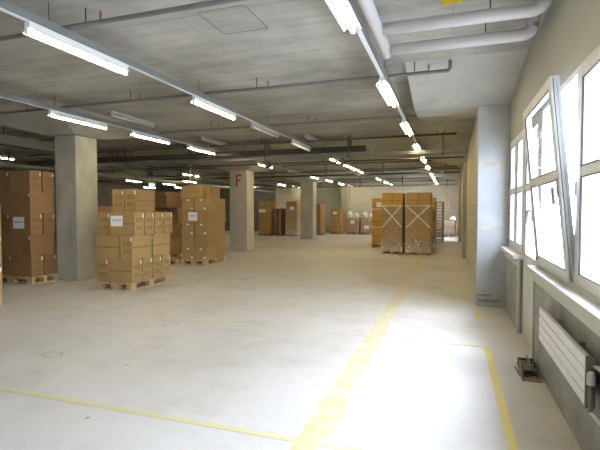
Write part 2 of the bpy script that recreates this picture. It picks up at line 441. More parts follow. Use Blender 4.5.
obj('edge_gasket', [(.815, .819, 3.6085, 3.6132, ZF0+.05, ZF1-.05)], 'gasket', sf)
obj('edge_fitting', [(.838, .842, 3.6085, 3.6132, ZF0+.08, ZF1-.08)], 'steel', sf)
obj('hinge_pin', [(.79, .80, 4.80, 4.84, 1.02, 1.05)], 'gasket', sf)
obj('locking_plate', [(.826, .832, 3.595, 3.615, 1.60, 1.70)], 'steel', wt)
window(9, 5.94, 7.34, 2)
wf = window(10, 23.0, 26.8, 3)

# glazed door between the two parapets
d = bmesh.new(); frame_ring(d, .832, .90, 4.94, 5.93, 0.0, ZF1, .045)
door = obj('door_1', d, 'frame', bevel=.003); door['kind'] = 'structure'
lf = sash(door, 4.975, 5.895, .90, ZF1-.03, .826, .885)
lf.name = 'door_leaf'
obj('door_panel', [(.826, .885, 4.975, 5.895, .02, .90)], 'door', door, bevel=.004)
h = bmesh.new(); box(h, .806, .826, 5.20, 5.26, 1.38, 1.52); tube(h, [(.826, 5.23, 1.49), (.765, 5.23, 1.49), (.765, 5.28, 1.36)], .016, 8)
obj('door_handle', h, 'steel', door)
# narrow sealing strips that close the band between windows
struct('trim_3', [(.832, .95, 3.56, 3.58, ZF0, ZF1), (.832, .95, 4.92, 4.94, 0, ZF1), (.832, .95, 5.93, 5.94, 0, ZF1), (.832, .95, 7.34, 7.36, ZF0, ZF1),
                   (.832, .95, 2.26, 2.28, ZF0, ZF1), (.832, .95, .96, .98, ZF0, ZF1), (.832, .95, -.34, -.32, ZF0, ZF1), (.832, .95, -1.64, -1.62, ZF0, ZF1),
                   (.832, .95, -2.94, -2.92, ZF0, ZF1), (.832, .95, -4.24, -4.22, ZF0, ZF1), (.832, .95, -6.1, -5.9, ZF0, ZF1)], 'frame')

# ------------------------------------------------------------------ outside: ground and the pale building across the yard
struct('ground', [(1.2, 40, -25, 60, -.35, -.15)], 'ground')
fb = thing('building', 'pale building with bluish panels added for reflected streaks, seen through the windows', 'building', (17, 10, -.15))
obj('facade', [(0, 5, -30, 40, 0, 3.4)], 'facade', fb)
for k in range(24): obj('window', [(-.03, 0, -17+2*k, -16.1+2*k, .9, 2.6)], 'facade_blue', fb)  # bluish panels added to imitate streaks of sky reflected in the sash glass

# ------------------------------------------------------------------ floor lines (painted)
LZ = [0]
def line(label, m, *rects):
    b = bmesh.new(); LZ[0] += 1
    for q in rects: box(b, *q, 0.0, .001+.0006*LZ[0])
    tag(obj('floor_line', b, m), label, 'floor marking')
line('broad worn yellow line running down the middle of the floor', 'yellow', (-.945, -.745, -3, 15.0))
line('narrow yellow line on the floor along the window side', 'yellow_bold', (.355, .42, -3, 5.25))
line('short yellow dash on the floor in front of the concrete pillar', 'yellow_bold', (.34, .42, 6.5, 6.95))
line('nearest yellow line crossing the floor from side to side', 'yellow_mid', (-14, -.4, 2.665, 2.72))
line('second, thinner yellow line crossing the floor to the window side', 'yellow_faint', (-14, .355, 5.21, 5.26))
line('third, faint line crossing the floor between the carton stacks', 'yellow_faint', (-9.0, -1.6, 6.42, 6.46))
line('faint yellow line on the floor beyond the concrete pillar', 'yellow_faint', (.22, .28, 8.2, 14.0))
def floor_ring(x, y, label, r=.11):
    b = bmesh.new(); pts = [(x+r*math.cos(t), y+r*.8*math.sin(t)) for t in (2*PI*k/24 for k in range(25))]
    inn = [(x+(r-.014)*math.cos(t), y+(r-.014)*.8*math.sin(t)) for t in (2*PI*k/24 for k in range(25))]
    for k in range(22):
        vs = [bm_v for bm_v in (b.verts.new((*pts[k], .0015)), b.verts.new((*pts[k+1], .0015)), b.verts.new((*inn[k+1], .0015)), b.verts.new((*inn[k], .0015)))]
        b.faces.new(vs)
    tag(obj('chalk_ring', b, mat('ring_grey', (.28, .33, .31), .8)), label, 'floor marking')
floor_ring(-3.9, 3.5, 'grey-green ring drawn on the floor, the nearer and left of two')
floor_ring(-3.45, 4.92, 'grey-green ring drawn on the floor, the farther and right of two')

# ------------------------------------------------------------------ fluorescent lamps
def lamp_proto(kind):
    """batten lamp along +Y, origin at the middle of its underside tube"""
    L = 1.22
    root = bpy.data.objects.new('fluorescent_lamp', None); C.objects.link(root)
    hm = 'white_metal' if kind != 'unlit' else 'grimy_metal'
    obj('housing', [(-.03, .03, -L/2, L/2, .045, .096)], hm, root, bevel=.004)
    b = bmesh.new()
    P = [(-.075, .012), (-.03, .046), (.03, .046), (.075, .012)]
    for s in (0, .003):
        pass
    ra = [[b.verts.new((x, y, z)) for x, z in P] for y in (-L/2+.02, L/2-.02)]
    rb = [[b.verts.new((x, y, z+.004)) for x, z in P] for y in (-L/2+.02, L/2-.02)]
    for r0, r1 in ((ra[0], ra[1]), (rb[0], rb[1])):
        for k in range(3): b.faces.new((r0[k], r0[k+1], r1[k+1], r1[k]))
    for k in range(3):
        b.faces.new((ra[0][k], ra[0][k+1], rb[0][k+1], rb[0][k])); b.faces.new((ra[1][k], ra[1][k+1], rb[1][k+1], rb[1][k]))
    for k in (0, 3): b.faces.new((ra[0][k], ra[1][k], rb[1][k], rb[0][k]))
    obj('reflector', b, hm, root)
    b = bmesh.new(); tube(b, [(0, -L/2+.015, 0.008), (0, L/2-.015, 0.008)], .016, 10)
    obj('tube', b, {'lit': 'lit', 'dim': 'dim', 'unlit': 'unlit'}[kind], root)
    for s in (-1, 1):
        obj('lamp_holder', [(-.016, .016, s*L/2-.012, s*L/2+.012, -.012, .046)], hm, root, bevel=.003)
    return root
protos = {}
def lamp(x, y, z, label, kind='lit', group=None):
    if kind not in protos: o = protos[kind] = lamp_proto(kind)
    else: o = copy_tree(protos[kind])
    o.location = (x, y, z); tag(o, label, 'lamp', group)
    return o
ORD = ['first', 'second', 'third', 'fourth', 'fifth', 'sixth', 'seventh', 'eighth', 'ninth', 'tenth', 'eleventh', 'twelfth', 'thirteenth']
ZL = 3.0
def lamp_row(x, ys, where, grp, kinds={}):
    for k, y in enumerate(ys):
        kd = kinds.get(k, 'lit')
        st = {'lit': 'lit fluorescent lamp', 'dim': 'dimly glowing fluorescent lamp', 'unlit': 'unlit fluorescent lamp'}[kd]
        lamp(x, y, ZL, f'{st}, {ORD[k]} from the camera in {where}', kd, grp)
right_ys = [3.15, 6.02, 8.66, 11.4, 14.1, 16.75, 19.4, 22.05, 24.7, 27.3]
lamp_row(-.80, right_ys, 'the row nearest the windows', 'lamps nearest the windows')
left_ys = [3.49, 6.08, 8.02, 10.2, 13.6, 14.85, 16.1, 17.4, 22.3, 25.0, 27.6]
lamp_row(-3.42, left_ys, 'the middle row', 'lamps of the middle row', {2: 'unlit', 3: 'dim'})
row3 = [6.11, 8.05, 10.1, 14.2, 17.1, 20.0, 22.7, 25.4, 27.9]
lamp_row(-6.08, row3, 'the row just before the columns', 'lamps of the row before the columns', {4: 'unlit'})
lamp_row(-10.8, [17.0, 21.4], 'the row just behind the columns', 'lamps of the row behind the columns')
lamp_row(-9.75, [25.3, 28.0], 'the last row before the green-lit block wall', 'lamps before the green block wall')
lamp_row(-12.4, [9.3, 27.3], 'the second row behind the columns', 'lamps of the second row behind the columns')
lamp_row(-13.3, [20.8], 'the short run above the exit sign', 'lamps above the exit sign')
lamp_row(-15.8, [19.4, 22.5], 'the third row behind the columns', 'lamps of the third row behind the columns')
lamp_row(-17.4, [26.0], 'the farthest left corner', 'lamps of the farthest left row')
lamp_row(-19.4, [25.4], 'the very end of the left aisle', 'lamps of the left aisle end')
for (x, y, lab) in ((-5.9, 10.4, 'unlit batten lamp flush under the ceiling left of the middle row'),
                    (-3.33, 10.9, 'unlit batten lamp flush under the ceiling behind the middle row'),
                    (-10.35, 13.3, 'unlit batten lamp on the ceiling behind the near column'),
                    (-10.3, 9.2, 'unlit batten lamp on the ceiling left of the near column'),
                    (-14.8, 20.2, 'unlit batten lamp far back at the left'),
                    (-6.0, 7.4, 'unlit grey batten lamp flush under the ceiling near the column')):
    lamp(x, y, ZC-.10, lab, 'unlit')

# grey trunking that the lamps hang from
def trunking(x, y0, y1, label):
    t = thing('lamp_trunking', label, 'trunking', (x, y0, ZL+.104), group='lamp trunking')
    L = y1-y0
    b = bmesh.new(); box(b, -.035, .035, 0, L, .001, .006); box(b, -.035, -.031, 0, L, .006, .070); box(b, .031, .035, 0, L, .006, .070)
    obj('channel', b, 'trunk', t)
    obj('lit_edge_strip', [(-.022, .022, 0, L, -.004, .001)], 'white_metal', t)  # white strip paints the light caught along the lower trunking edge
    for k in range(int(L/2.5)+1):
        y = .6+k*2.5
        if y > L: break
        b = bmesh.new(); tube(b, [(0, y, .006), (0, y, ZC-ZL-.104)], .004, 6); obj('hanger_rod', b, 'pipe', t)
trunking(-.80, -5, 28.8, 'grey lamp trunking running above the row nearest the windows')
trunking(-3.42, -5, 28.8, 'grey lamp trunking running above the middle row of lamps')
trunking(-6.08, -5, 28.8, 'grey lamp trunking of the row just before the columns')
trunking(-10.8, 1, 28.8, 'grey lamp trunking of the row just behind the columns')
trunking(-12.4, 3, 28.8, 'grey lamp trunking of the second row behind the columns')
trunking(-9.75, 24.2, 28.8, 'short grey lamp trunking before the green-lit block wall')
trunking(-13.3, 18.2, 23.2, 'short grey lamp trunking above the exit sign')
trunking(-17.4, 24, 28, 'short grey lamp trunking in the farthest left corner')
trunking(-19.4, 24, 27, 'short grey lamp trunking at the end of the left aisle')
trunking(-15.8, 5, 28.8, 'grey lamp trunking of the third row behind the columns')

# ------------------------------------------------------------------ sprinkler pipes
def sprinkler_pipe(y, z, x1, r, label, hook=True, heads=()):
    t = thing('sprinkler_pipe', label, 'pipe', (0, y, z), group='sprinkler pipes')
    b = bmesh.new()
    pts = [(XL+.5, 0, 0), (x1, 0, 0)]
    if hook: pts = arc_pts((XL+.5, 0, 0), (x1, 0, 0), (x1, 0, min(.12, ZC-z-.02)), .04)
    tube(b, pts, r, 10); obj('pipe_run', b, 'pipe_grey' if y < 9 else 'pipe', t)
    x = x1-.42
    k = 0
    while x > XL+1:
        b = bmesh.new(); tube(b, [(x, 0, r), (x, 0, ZC-z)], .006, 6)
        obj('hanger_rod', b, 'pipe', t)
        if k % 1 == 0:
            b = bmesh.new(); tube(b, [(x-.45+.62, 0, r), (x-.45+.62, 0, r+.045)], .010, 8)
            tube(b, [(x-.45+.62, 0, r+.045), (x-.45+.62, 0, r+.075)], [.02, .007], 8)
            obj('sprinkler_head', b, 'brass', t)
        x -= 2.15; k += 1
for k, (y, x1) in enumerate(((.8, -.2), (3.29, -.62), (5.78, -.03), (8.36, -.1), (10.55, .1), (13.4, .2), (16.0, .2), (18.6, .2), (21.3, .2), (24.5, .2), (27.0, .2))):
    sprinkler_pipe(y, 3.2, x1, .022, f'dark thin pipe crossing under the ceiling, {ORD[k]} from the camera end', hook=y < 9.5)

# dark ducts and cable trays across the hall
def tray(y, z, x0, x1, label, m='tray', h=.06, wd=.25, rod=2.3):
    t = thing('cable_tray', label, 'cable tray', (0, y, z), group='cable trays across the hall')
    b = bmesh.new(); box(b, x0, x1, -wd/2, wd/2, 0, .004); box(b, x0, x1, -wd/2, -wd/2+.004, .004, h); box(b, x0, x1, wd/2-.004, wd/2, .004, h)
    obj('channel', b, m, t)
    b = bmesh.new()
    for q in range(4): tube(b, [(x0, -wd/2+.04+q*.05, .02), (x1, -wd/2+.04+q*.05, .02)], .014, 6)
    obj('cable', b, 'duct', t)
    x = x1-.5
    while x > x0:
        b = bmesh.new(); box(b, x-.02, x+.02, -wd/2-.02, wd/2+.02, -.02, 0)
        for s in (-1, 1): box(b, x-.012, x+.012, s*(wd/2+.01)-.008, s*(wd/2+.01)+.008, 0, ZC-z)
        obj('support_bracket', b, 'pipe', t); x -= rod
tray(11.3, 2.86, -13, .30, 'grey cable tray crossing in front of the column marked F', h=.08)
tray(17.4, 2.86, -14, .30, 'dark cable tray crossing the hall behind the column marked F', 'duct')
tray(24.6, 2.80, -14, .30, 'farthest cable tray crossing near the end wall', 'tray')
dt = thing('air_duct', 'dark flat duct crossing under the ceiling above the cable tray', 'duct', (0, 10.95, 2.95))
obj('duct_run', [(-13, -2.0, -.12, .12, 0, .13)], 'duct', dt, bevel=.02)
for x in (-11.5, -9.6, -7.1, -4.6, -2.4): obj('hanger_strap', [(x-.015, x+.015, -.125, -.12, 0, ZC-2.95)], 'pipe', dt); obj('hanger_strap', [(x-.015, x+.015, .12, .125, 0, ZC-2.95)], 'pipe', dt)
b = bmesh.new(); tube(b, [(-14, 11.6, 2.79), (.3, 11.6, 2.79)], .02, 8)
tag(obj('conduit', b, 'pipe'), 'thin dark conduit running beside the cable tray before the F column', 'pipe')
b = bmesh.new(); tube(b, [(-14, 16.5, 2.95), (.3, 16.5, 2.95)], .02, 8)
tag(obj('conduit', b, 'pipe'), 'thin dark conduit crossing just behind the F column', 'pipe')
# longitudinal ducts of the left aisle
b = bmesh.new(); box(b, -9.4, -9.1, 3, 9.5, 2.92, 3.12)
for q in (4.5, 7.2, 9.2): box(b, -9.27, -9.23, q-.02, q+.02, 3.12, ZC)
tag(obj('air_duct', b, 'pipe_grey'), 'dark duct running away above the stacks left of the near column', 'duct')
b = bmesh.new(); box(b, -11.6, -11.3, 4, 28, 2.68, 2.76)
for q in (5, 9, 13, 19, 26): box(b, -11.47, -11.43, q-.02, q+.02, 2.76, ZC)
tag(obj('cable_tray', b, 'tray'), 'long grey tray running away in the left aisle', 'cable tray')
# speakers / detectors hanging in the middle
for x, y, z, lab in ((-4.75, 11.3, 2.66, 'small dark hanging speaker box below the cable tray, left one'),
                     (-2.65, 11.3, 2.66, 'small dark hanging speaker box below the cable tray, right one'),
                     (-9.6, 12.6, 2.66, 'small dark hanging box in front of the left aisle lamps')):
    t = thing('hanging_speaker', lab, 'speaker', (x, y, z))
    obj('case', [(-.07, .07, -.07, .07, 0, .12)], 'duct', t, bevel=.01)
    obj('front_grille', [(-.05, .05, -.075, -.07, .015, .105)], 'pipe_grey', t)
    b = bmesh.new(); tube(b, [(0, 0, .12), (0, 0, ZC-z if y != 11.3 else (2.84-z))], .012, 6); obj('stem', b, 'duct', t)

# ------------------------------------------------------------------ insulated pipes by the windows
b = bmesh.new(); tube(b, [(-.665, -4, 3.17), (-.665, 4.86, 3.17)], .055, 18)
big = tag(obj('heating_pipe', b, 'pipe_white'), 'thick white pipe running beside the lamp row toward the camera', 'pipe')
for y, lab in ((4.2, 'nearer white pipe crossing from the thick pipe to the window wall'), (4.76, 'farther white pipe crossing from the thick pipe to the window wall')):
    t = thing('branch_pipe', lab, 'pipe', (0, y, 3.17), group='white branch pipes to the window wall')
    b = bmesh.new(); tube(b, arc_pts((-.612, 0, 0), (.72, 0, 0), (.72, 0, ZC-3.17), .11, 8), .056, 18); obj('pipe_run', b, 'pipe_white', t)
    b = bmesh.new(); tube(b, [(.3, 0, .05), (.3, 0, ZC-3.17)], .006, 6); obj('hanger_rod', b, 'pipe', t)
hb = bmesh.new(); frame_ring(hb, 0, .003, 0, .55, 0, .50, .010)
hb.transform(Matrix(((0, 0, 1, -2.28), (0, 1, 0, 3.70), (-1, 0, 0, ZC), (0, 0, 0, 1))))
tag(obj('ceiling_hatch', hb, 'pipe_grey'), 'rectangular hatch outline in the concrete ceiling between the lamp rows', 'hatch')
tag(obj('mounting_rail', [(-.45, -.02, 3.86, 3.89, 3.27, 3.31)], 'pipe'), 'short dark rail on the ceiling before the white crossing pipes', 'rail')
sg = thing('ceiling_sign', 'yellow sign plate under the ceiling above the white pipes', 'sign', (-.01, 4.02, 3.24))
obj('plate', [(-.085, .085, 0, .006, 0, .10)], 'sign_yellow', sg)
obj('bracket', [(-.01, .01, .006, .012, .02, ZC-3.24)], 'pipe', sg)
b = bmesh.new(); box(b, -.02, .02, -.002, 0, .03, .07); obj('symbol', b, 'black', sg)

# ------------------------------------------------------------------ exit sign, hanging cord
ex = thing('exit_sign', 'small green and white emergency exit sign hanging above the cartons', 'sign', (-12.6, 16.65, 2.48), R(36))
obj('sign_box', [(-.13, .13, -.03, .03, 0, .22)], 'exit', ex, bevel=.008)
b = bmesh.new()
box(b, -.10, -.01, -.034, -.031, .03, .19); box(b, .02, .10, -.034, -.031, .09, .13)
vs = [b.verts.new(p) for p in ((.07, -.034, .06), (.12, -.034, .11), (.07, -.034, .16))]; b.faces.new(vs)
obj('symbol', b, 'exit_white', ex)
b = bmesh.new(); tube(b, [(0, 0, .22), (0, 0, ZC-2.48)], .008, 6); obj('stem', b, 'pipe', ex)
b = bmesh.new(); tube(b, [(-7.65, 12.0, 2.0), (-7.65, 12.0, 3.35)], .012, 8)
tag(obj('dangling_wire', b, 'cord'), 'thin white wire hanging above the stack behind the near pallet', 'wire')
b = bmesh.new(); tube(b, [(-6.1, 27.2, 1.6), (-6.1, 27.2, 3.35)], .015, 6)
tag(obj('dangling_wire', b, 'cord'), 'thin white wire hanging in front of the far block wall', 'cord')

# ------------------------------------------------------------------ pallets
PAL = {}
def pallet_proto(m):
    """euro pallet 0.8 (x) by 1.2 (y), origin at the corner, standing on the floor"""
    root = bpy.data.objects.new('wooden_pallet', None); C.objects.link(root)
    b = bmesh.new()
    for k in range(5):
        x = k*(.8-.12)/4 if k not in (0, 4) else k*(.8-.14)/4
        box(b, x, x+(.14 if k in (0, 4) else .11), 0, 1.2, .122, .144)
    for y in (0, .5275, 1.055): box(b, 0, .8, y, y+.145, .100, .122)
    obj('top_deck', b, m, root)
    for x, wx in ((0, .10), (.3275, .145), (.70, .10)):
        for y in (0, .5275, 1.055):
            obj('block', [(x, x+wx, y, y+.145, .022, .100)], m, root)
        obj('bottom_board', [(x, x+wx, 0, 1.2, 0, .022)], m, root)
    return root
def pallet(x, y, label, m='wood', rotz=0, z=0, group='wooden pallets', sx=1, sy=1):
    if m not in PAL: o = PAL[m] = pallet_proto(m)
    else: o = copy_tree(PAL[m])
    o.location = (x, y, z); o.rotation_euler.z = rotz; o.scale = (sx, sy, 1)
    tag(o, label, 'pallet', group)
    return o

# ------------------------------------------------------------------ cartons
CART = {}
def glyphs(b, x, y0, y1, z0, z1, face):
    """two rows of faint printed signs on a face at +-x (face = 'x') or +-y"""
    rs = random.Random(3)
    for (a, c) in ((z0+(z1-z0)*.58, z0+(z1-z0)*.80), (z0+(z1-z0)*.20, z0+(z1-z0)*.40)):
        n = 3
        for k in range(n):
            u0 = y0+(y1-y0)*(.16+.24*k); u1 = u0+(y1-y0)*.17
            for q in range(3):
                zz = a+(c-a)*(q/3.0)+.004
                e = u1-(u1-u0)*rs.random()*.4
                if face == 'x': box(b, x-.0008, x+.0008, u0, e, zz, zz+(c-a)*.16)
                else: box(b, u0, e, x-.0008, x+.0008, zz, zz+(c-a)*.16)
            if face == 'x': box(b, x-.0008, x+.0008, u0, u0+.008, a, c)
            else: box(b, u0, u0+.008, x-.0008, x+.0008, a, c)
def carton_proto(L, Wd, H, m, style):
    """carton, long side along x, origin at its bottom corner"""
    root = obj('carton', [(0, L, 0, Wd, 0, H)], m, bevel=.006)
    b = bmesh.new(); e = .0012
    if style == 'print':
        box(b, .004, L-.004, -e, 0, H*.47, H*.53); box(b, .004, L-.004, Wd, Wd+e, H*.47, H*.53)
        box(b, .01, L-.01, Wd/2-.03, Wd/2+.03, H, H+e)
        obj('tape_strip', b, 'tape', root)
        b = bmesh.new(); glyphs(b, -e/2, .01, Wd-.01, .03, H-.03, 'x'); glyphs(b, L+e/2, .01, Wd-.01, .03, H-.03, 'x')
        obj('printed_marks', b, 'ink', root)
        obj('sticker', [(L, L+e, Wd-.045, Wd-.015, H-.10, H-.03)], 'paper', root)
        obj('sticker', [(-e, 0, .015, .045, H-.10, H-.03)], 'paper', root)
    elif style == 'dots':
        box(b, -e, 0, Wd*.5-.002, Wd*.5+.002, .02, H-.02); box(b, .01, L-.01, Wd/2-.025, Wd/2+.025, H, H+e)
        box(b, .01, L-.01, -e, 0, H*.48, H*.52); box(b, .01, L-.01, Wd, Wd+e, H*.48, H*.52)
        obj('tape_strip', b, 'tape', root)
        for x0, x1 in ((-e, 0), (L, L+e)):
            obj('sticker', [(x0, x1, Wd*.42, Wd*.60, H-.07, H-.03)], 'paper', root); obj('sticker', [(x0, x1, Wd*.10, Wd*.28, .03, .07)], 'paper', root)
    else:
        box(b, .004, L-.004, -e, 0, H*.47, H*.52); box(b, .01, L-.01, Wd/2-.03, Wd/2+.03, H, H+e)
        obj('tape_strip', b, 'tape', root)
    return root
def carton(x, y, z, L, Wd, H, label, m='carton', style='print', rot=False, group=None, jit=.008, flip=False):
    """x, y = lowest corner of the footprint in the world; rot turns the long side along y"""
    key = (L, Wd, H, m, style)
    if key not in CART: o = CART[key] = carton_proto(L, Wd, H, m, style)
    else: o = copy_tree(CART[key])
    jx, jy = random.uniform(-jit, jit), random.uniform(-jit, jit)
    if rot: o.location = (x+Wd+jx, y+jy, z); o.rotation_euler.z = PI/2+random.uniform(-1, 1)*jit*.6
    else: o.location = (x+jx, y+jy, z); o.rotation_euler.z = random.uniform(-1, 1)*jit*.6
    tag(o, label, 'carton', group)
    return o

LAYN = {1: 'bottom layer', 2: 'second layer', 3: 'third layer', 4: 'fourth layer', 5: 'fifth layer', 6: 'sixth layer'}
def stack_brick(xr, yf, z0, layers, H, where, grp, m='carton', L=.562, Wd=.272, dy={}, shallow=False):
    """printed cartons in the two alternating patterns; xr = right side, yf = front side"""
    for k in range(1, layers+1):
        z = z0+(k-1)*(H+.002); last = k == layers; o = dy.get(k, 0)
        ln = LAYN[k] if not last else 'top layer'
        def put(u, v, rot, nm):
            ww = Wd if rot else L
            carton(xr-u-ww, yf+v+o, z, L, Wd, H, f'brown carton, {nm}, {ln} of {where}', m, 'print', rot, grp)
        if shallow:
            fb = ((0, 'front'), (.302, 'back'))
            if k % 2 == 1:
                for v, nm in fb: put(0, v, False, nm+' right'); put(.878, v, False, nm+' left')
                put(.584, .01, True, 'middle')
            else:
                for v, nm in fb: put(.298, v, False, nm+' middle')
                put(0, 0, True, 'right'); put(.90, .01, True, 'left')
        elif k % 2 == 1:
            for v, nm in ((0, 'front right'), (.302, 'second from the front'), (.604, 'third from the front'), (.906, 'back right')): put(0, v, False, nm)
            put(.584, .02, True, 'front left'); put(.584, .62, True, 'back left')
        else:
            put(0, 0, True, 'front right'); put(0, .612, True, 'back right')
            for v, nm in ((0, 'front left'), (.302, 'second at the left'), (.604, 'third at the left'), (.906, 'back left')): put(.298, v, False, nm)

def paper_sheet(x, y, z, wx, hz, label):
    """paper notice taped to a front (-y) face"""
    s = thing('paper_notice', label, 'notice', (x, y, z))
    obj('sheet', [(0, wx, -.0015, 0, 0, hz)], 'paper', s)
    b = bmesh.new()
    rs = random.Random(int(x*100)); u = wx*.14
    while u < wx*.86:
        q = wx*rs.uniform(.05, .09); box(b, u, u+q, -.0022, -.0016, hz*(.50 if rs.random() < .8 else .55), hz*.64); u += q+wx*.025
    obj('handwriting', b, 'scribble', s)

G1 = 'cartons on the near pallet'
pallet(-6.40, 6.77, 'light wooden pallet under the nearest full carton stack')
HC = .437
stack_brick(-5.56, 6.765, .145, 3, HC, 'the near stack', G1, 'carton', dy={3: .07})
z4 = .145+3*(HC+.002)
for q, (u, v, nm) in enumerate(((.0, .31, 'right'), (.30, .31, 'left'))):
    carton(-5.60-.10-u-.28, 6.765+v, z4, .562, .272, HC, f'brown carton, {nm} one of the two on top of the near stack', 'carton', 'print', True, G1)
paper_sheet(-6.10, 6.765+.07-.012, .145+2*(HC+.002)+.17, .28, .20, 'white paper notice taped to the front of the near stack')

G0 = 'cartons on the pallet left of the near column'
pallet(-9.14, 6.70, 'wooden pallet under the dark stack left of the near column', sx=1.48, sy=.52)
stack_brick(-7.965, 6.70, .145, 5, .428, 'the dark stack by the near column', G0, 'carton_dark', shallow=True)
paper_sheet(-8.42, 6.70-.014, .145+2*.43+.12, .30, .235, 'white paper notice on the dark stack left of the near column')

GE = 'cartons on the stack cut by the left edge'
pallet(-7.56, 3.95, 'wooden pallet at the very left edge of the picture')
for k in range(3):
    for c in range(3):
        carton(-6.75-.585, 3.96+c*.40, .145+k*.482, .585, .395, .48, f'pale brown carton, {("bottom", "middle", "top")[k]} layer, {("front", "middle", "back")[c]}, of the stack cut by the left edge', 'carton', 'print', False, GE, jit=.001)
tag(obj('paper_notice', [(-6.742, -6.740, 4.95, 5.10, 1.02, 1.17)], 'paper'), 'white sheet on the carton stack at the left edge', 'notice')

# third stack: smaller cartons with white stickers
G2 = 'small cartons on the pallet left of the F column'
pallet(-7.10, 10.60, 'light wooden pallet under the tall stack left of the F column')
H2 = .334
for k in range(1, 6):
    z = .145+(k-1)*(H2+.002)
    for c, nx in enumerate(('left', 'right')):
        for r_, ny in enumerate(('front', 'back')):
            st = 'dots' if k % 2 == 1 else 'plain'
            carton(-7.07+c*.405+(0.02 if k == 4 else 0), 10.64+r_*.515, z, .500, .388, H2, f'small tan carton, {ny} {nx}, {LAYN[k]} of the tall stack before the F column', 'carton', st, True, G2)
z = .145+5*(H2+.002)
carton(-7.07, 10.62, z, .62, .45, H2+.01, 'wide tan carton on top of the tall stack before the F column', 'carton', 'plain', False, G2)
carton(-6.40, 10.80, z, .55, .13, H2-.02, 'narrow open tan carton on the top right of the tall stack', 'carton', 'plain', True, G2)
paper_sheet(-6.84, 10.598, .145+3*(H2+.002)+.05, .28, .24, 'white paper notice on the tall stack left of the F column')

# fourth stack, behind
G3 = 'cartons on the stack between the two pallets'
pallet(-8.88, 11.33, 'wooden pallet of the stack behind the near carton stack')
H3 = .475
for k in range(1, 5):
    z = .145+(k-1)*(H3+.002)
    for c in range(2):
        for r_ in range(2):
            if k == 3 and c == 1 and r_ == 0: continue
            carton(-8.88+c*.43, 11.33+r_*.61, z, .585, .40, H3, f'brown carton, {("front", "back")[r_]} {("left", "right")[c]}, {LAYN[k] if k < 4 else "top layer"} of the stack behind the near stack', 'carton_dark' if (k+c) % 2 else 'carton', 'print', True, G3)
pallet(-7.95, 9.95, 'wooden pallet half hidden between the near and the tall stack', 'wood')
for k in range(2):
    carton(-7.93, 9.97, .145+k*.50, .585, .40, .49, f'tan carton, {("lower", "upper")[k]} of two half hidden behind the near stack', 'carton', 'plain', True)
# low stack with orange cartons behind the near stack
pallet(-10.1, 10.1, 'pallet behind the near column with orange-brown cartons')
for k in range(3):
    for c in range(2):
        carton(-10.1+c*.0+.0, 10.1+c*.42, .145+k*.49, .70, .40, .48, f'orange-brown carton, {("bottom", "middle", "top")[k]} {("front", "back")[c]}, behind the near column', 'carton_orange', 'plain', False, 'orange cartons behind the near column')

# ------------------------------------------------------------------ wrapped pallets in the middle
def wrapped(x0, x1, y0, y1, hs, mats, name, cross=True, film=True, pm='wood_old', bulge=.02):
    w_, d_ = x1-x0, y1-y0
    pallet(x0, y0, f'dark wooden pallet under {name}', pm, sx=w_/.8, sy=d_/1.2)
    z = .145
    for k, (h, m) in enumerate(zip(hs, mats)):
        nm = ('bottom', 'second', 'third', 'fourth', 'fifth')[k] if k < len(hs)-1 else 'top'
        cw = w_/2 if k % 2 == 0 else w_
        if k == len(hs)-1: cw = w_/2
        n = round(w_/cw)
        for c in range(n):
            side = '' if n == 1 else (' left', ' right')[c]
            carton(x0+c*cw+.006, y0+.006, z, cw-.01, d_-.01, h-.003, f'large carton, {nm}{side} of {name}', m, 'plain', False, 'cartons of ' + name, jit=0)
        z += h
    if film:
        b = bmesh.new(); hz = z*.80; N = 24; rs = random.Random(int(x0*50))
        rings = []
        for j in range(15):
            zz = .07+(hz-.07)*j/14; ring_ = []
            per = [(x0-bulge+ (w_+2*bulge)*t, y0-bulge) for t in (i/N for i in range(N))] + [(x1+bulge, y0-bulge+(d_+2*bulge)*t) for t in (i/N for i in range(N))] + \
                  [(x1+bulge-(w_+2*bulge)*t, y1+bulge) for t in (i/N for i in range(N))] + [(x0-bulge, y1+bulge-(d_+2*bulge)*t) for t in (i/N for i in range(N))]
            cx, cy = (x0+x1)/2, (y0+y1)/2
            for (px, py) in per:
                s = 1+rs.uniform(0, .012)*(2.2 if j < 5 else .8); ring_.append(b.verts.new((cx+(px-cx)*s, cy+(py-cy)*s, zz)))
            rings.append(ring_)
        for A, B in zip(rings, rings[1:]):
            for i in range(len(A)):
                b.faces.new((A[i], A[(i+1) % len(A)], B[(i+1) % len(A)], B[i]))
        fo = obj('stretch_wrap', b, 'film'); tag(fo, f'clear stretch film wrapped around {name}', 'plastic wrap')
    if cross:
        b = bmesh.new(); y = y0-bulge-.022; za, zb = z*.44, z*.79
        for (a, c) in (((x0+.02, za), (x1-.04, zb)), ((x0+.02, zb), (x1-.02, za))):
            dx, dz = c[0]-a[0], c[1]-a[1]; l_ = math.hypot(dx, dz); nx, nz = -dz/l_*.016, dx/l_*.016
            yo = y-.004 if dz > 0 else y
            pts = [(a[0]+nx, a[1]+nz), (c[0]+nx, c[1]+nz), (c[0]-nx, c[1]-nz), (a[0]-nx, a[1]-nz)]
            A = [b.verts.new((p[0], yo, p[1])) for p in pts]; B = [b.verts.new((p[0], yo+.003, p[1])) for p in pts]
            b.faces.new(A[::-1]); b.faces.new(B)
            for i in range(4): b.faces.new((A[i], A[(i+1) % 4], B[(i+1) % 4], B[i]))
        box(b, x0-bulge-.012, x1+bulge+.012, y, y+.003, zb-.012, zb+.012)
        box(b, x1+bulge+.016, x1+bulge+.019, y, y1+bulge, zb-.012, zb+.012)
        tag(obj('strapping', b, 'strap'), f'white straps crossed over the front of {name}', 'strap')
    return z
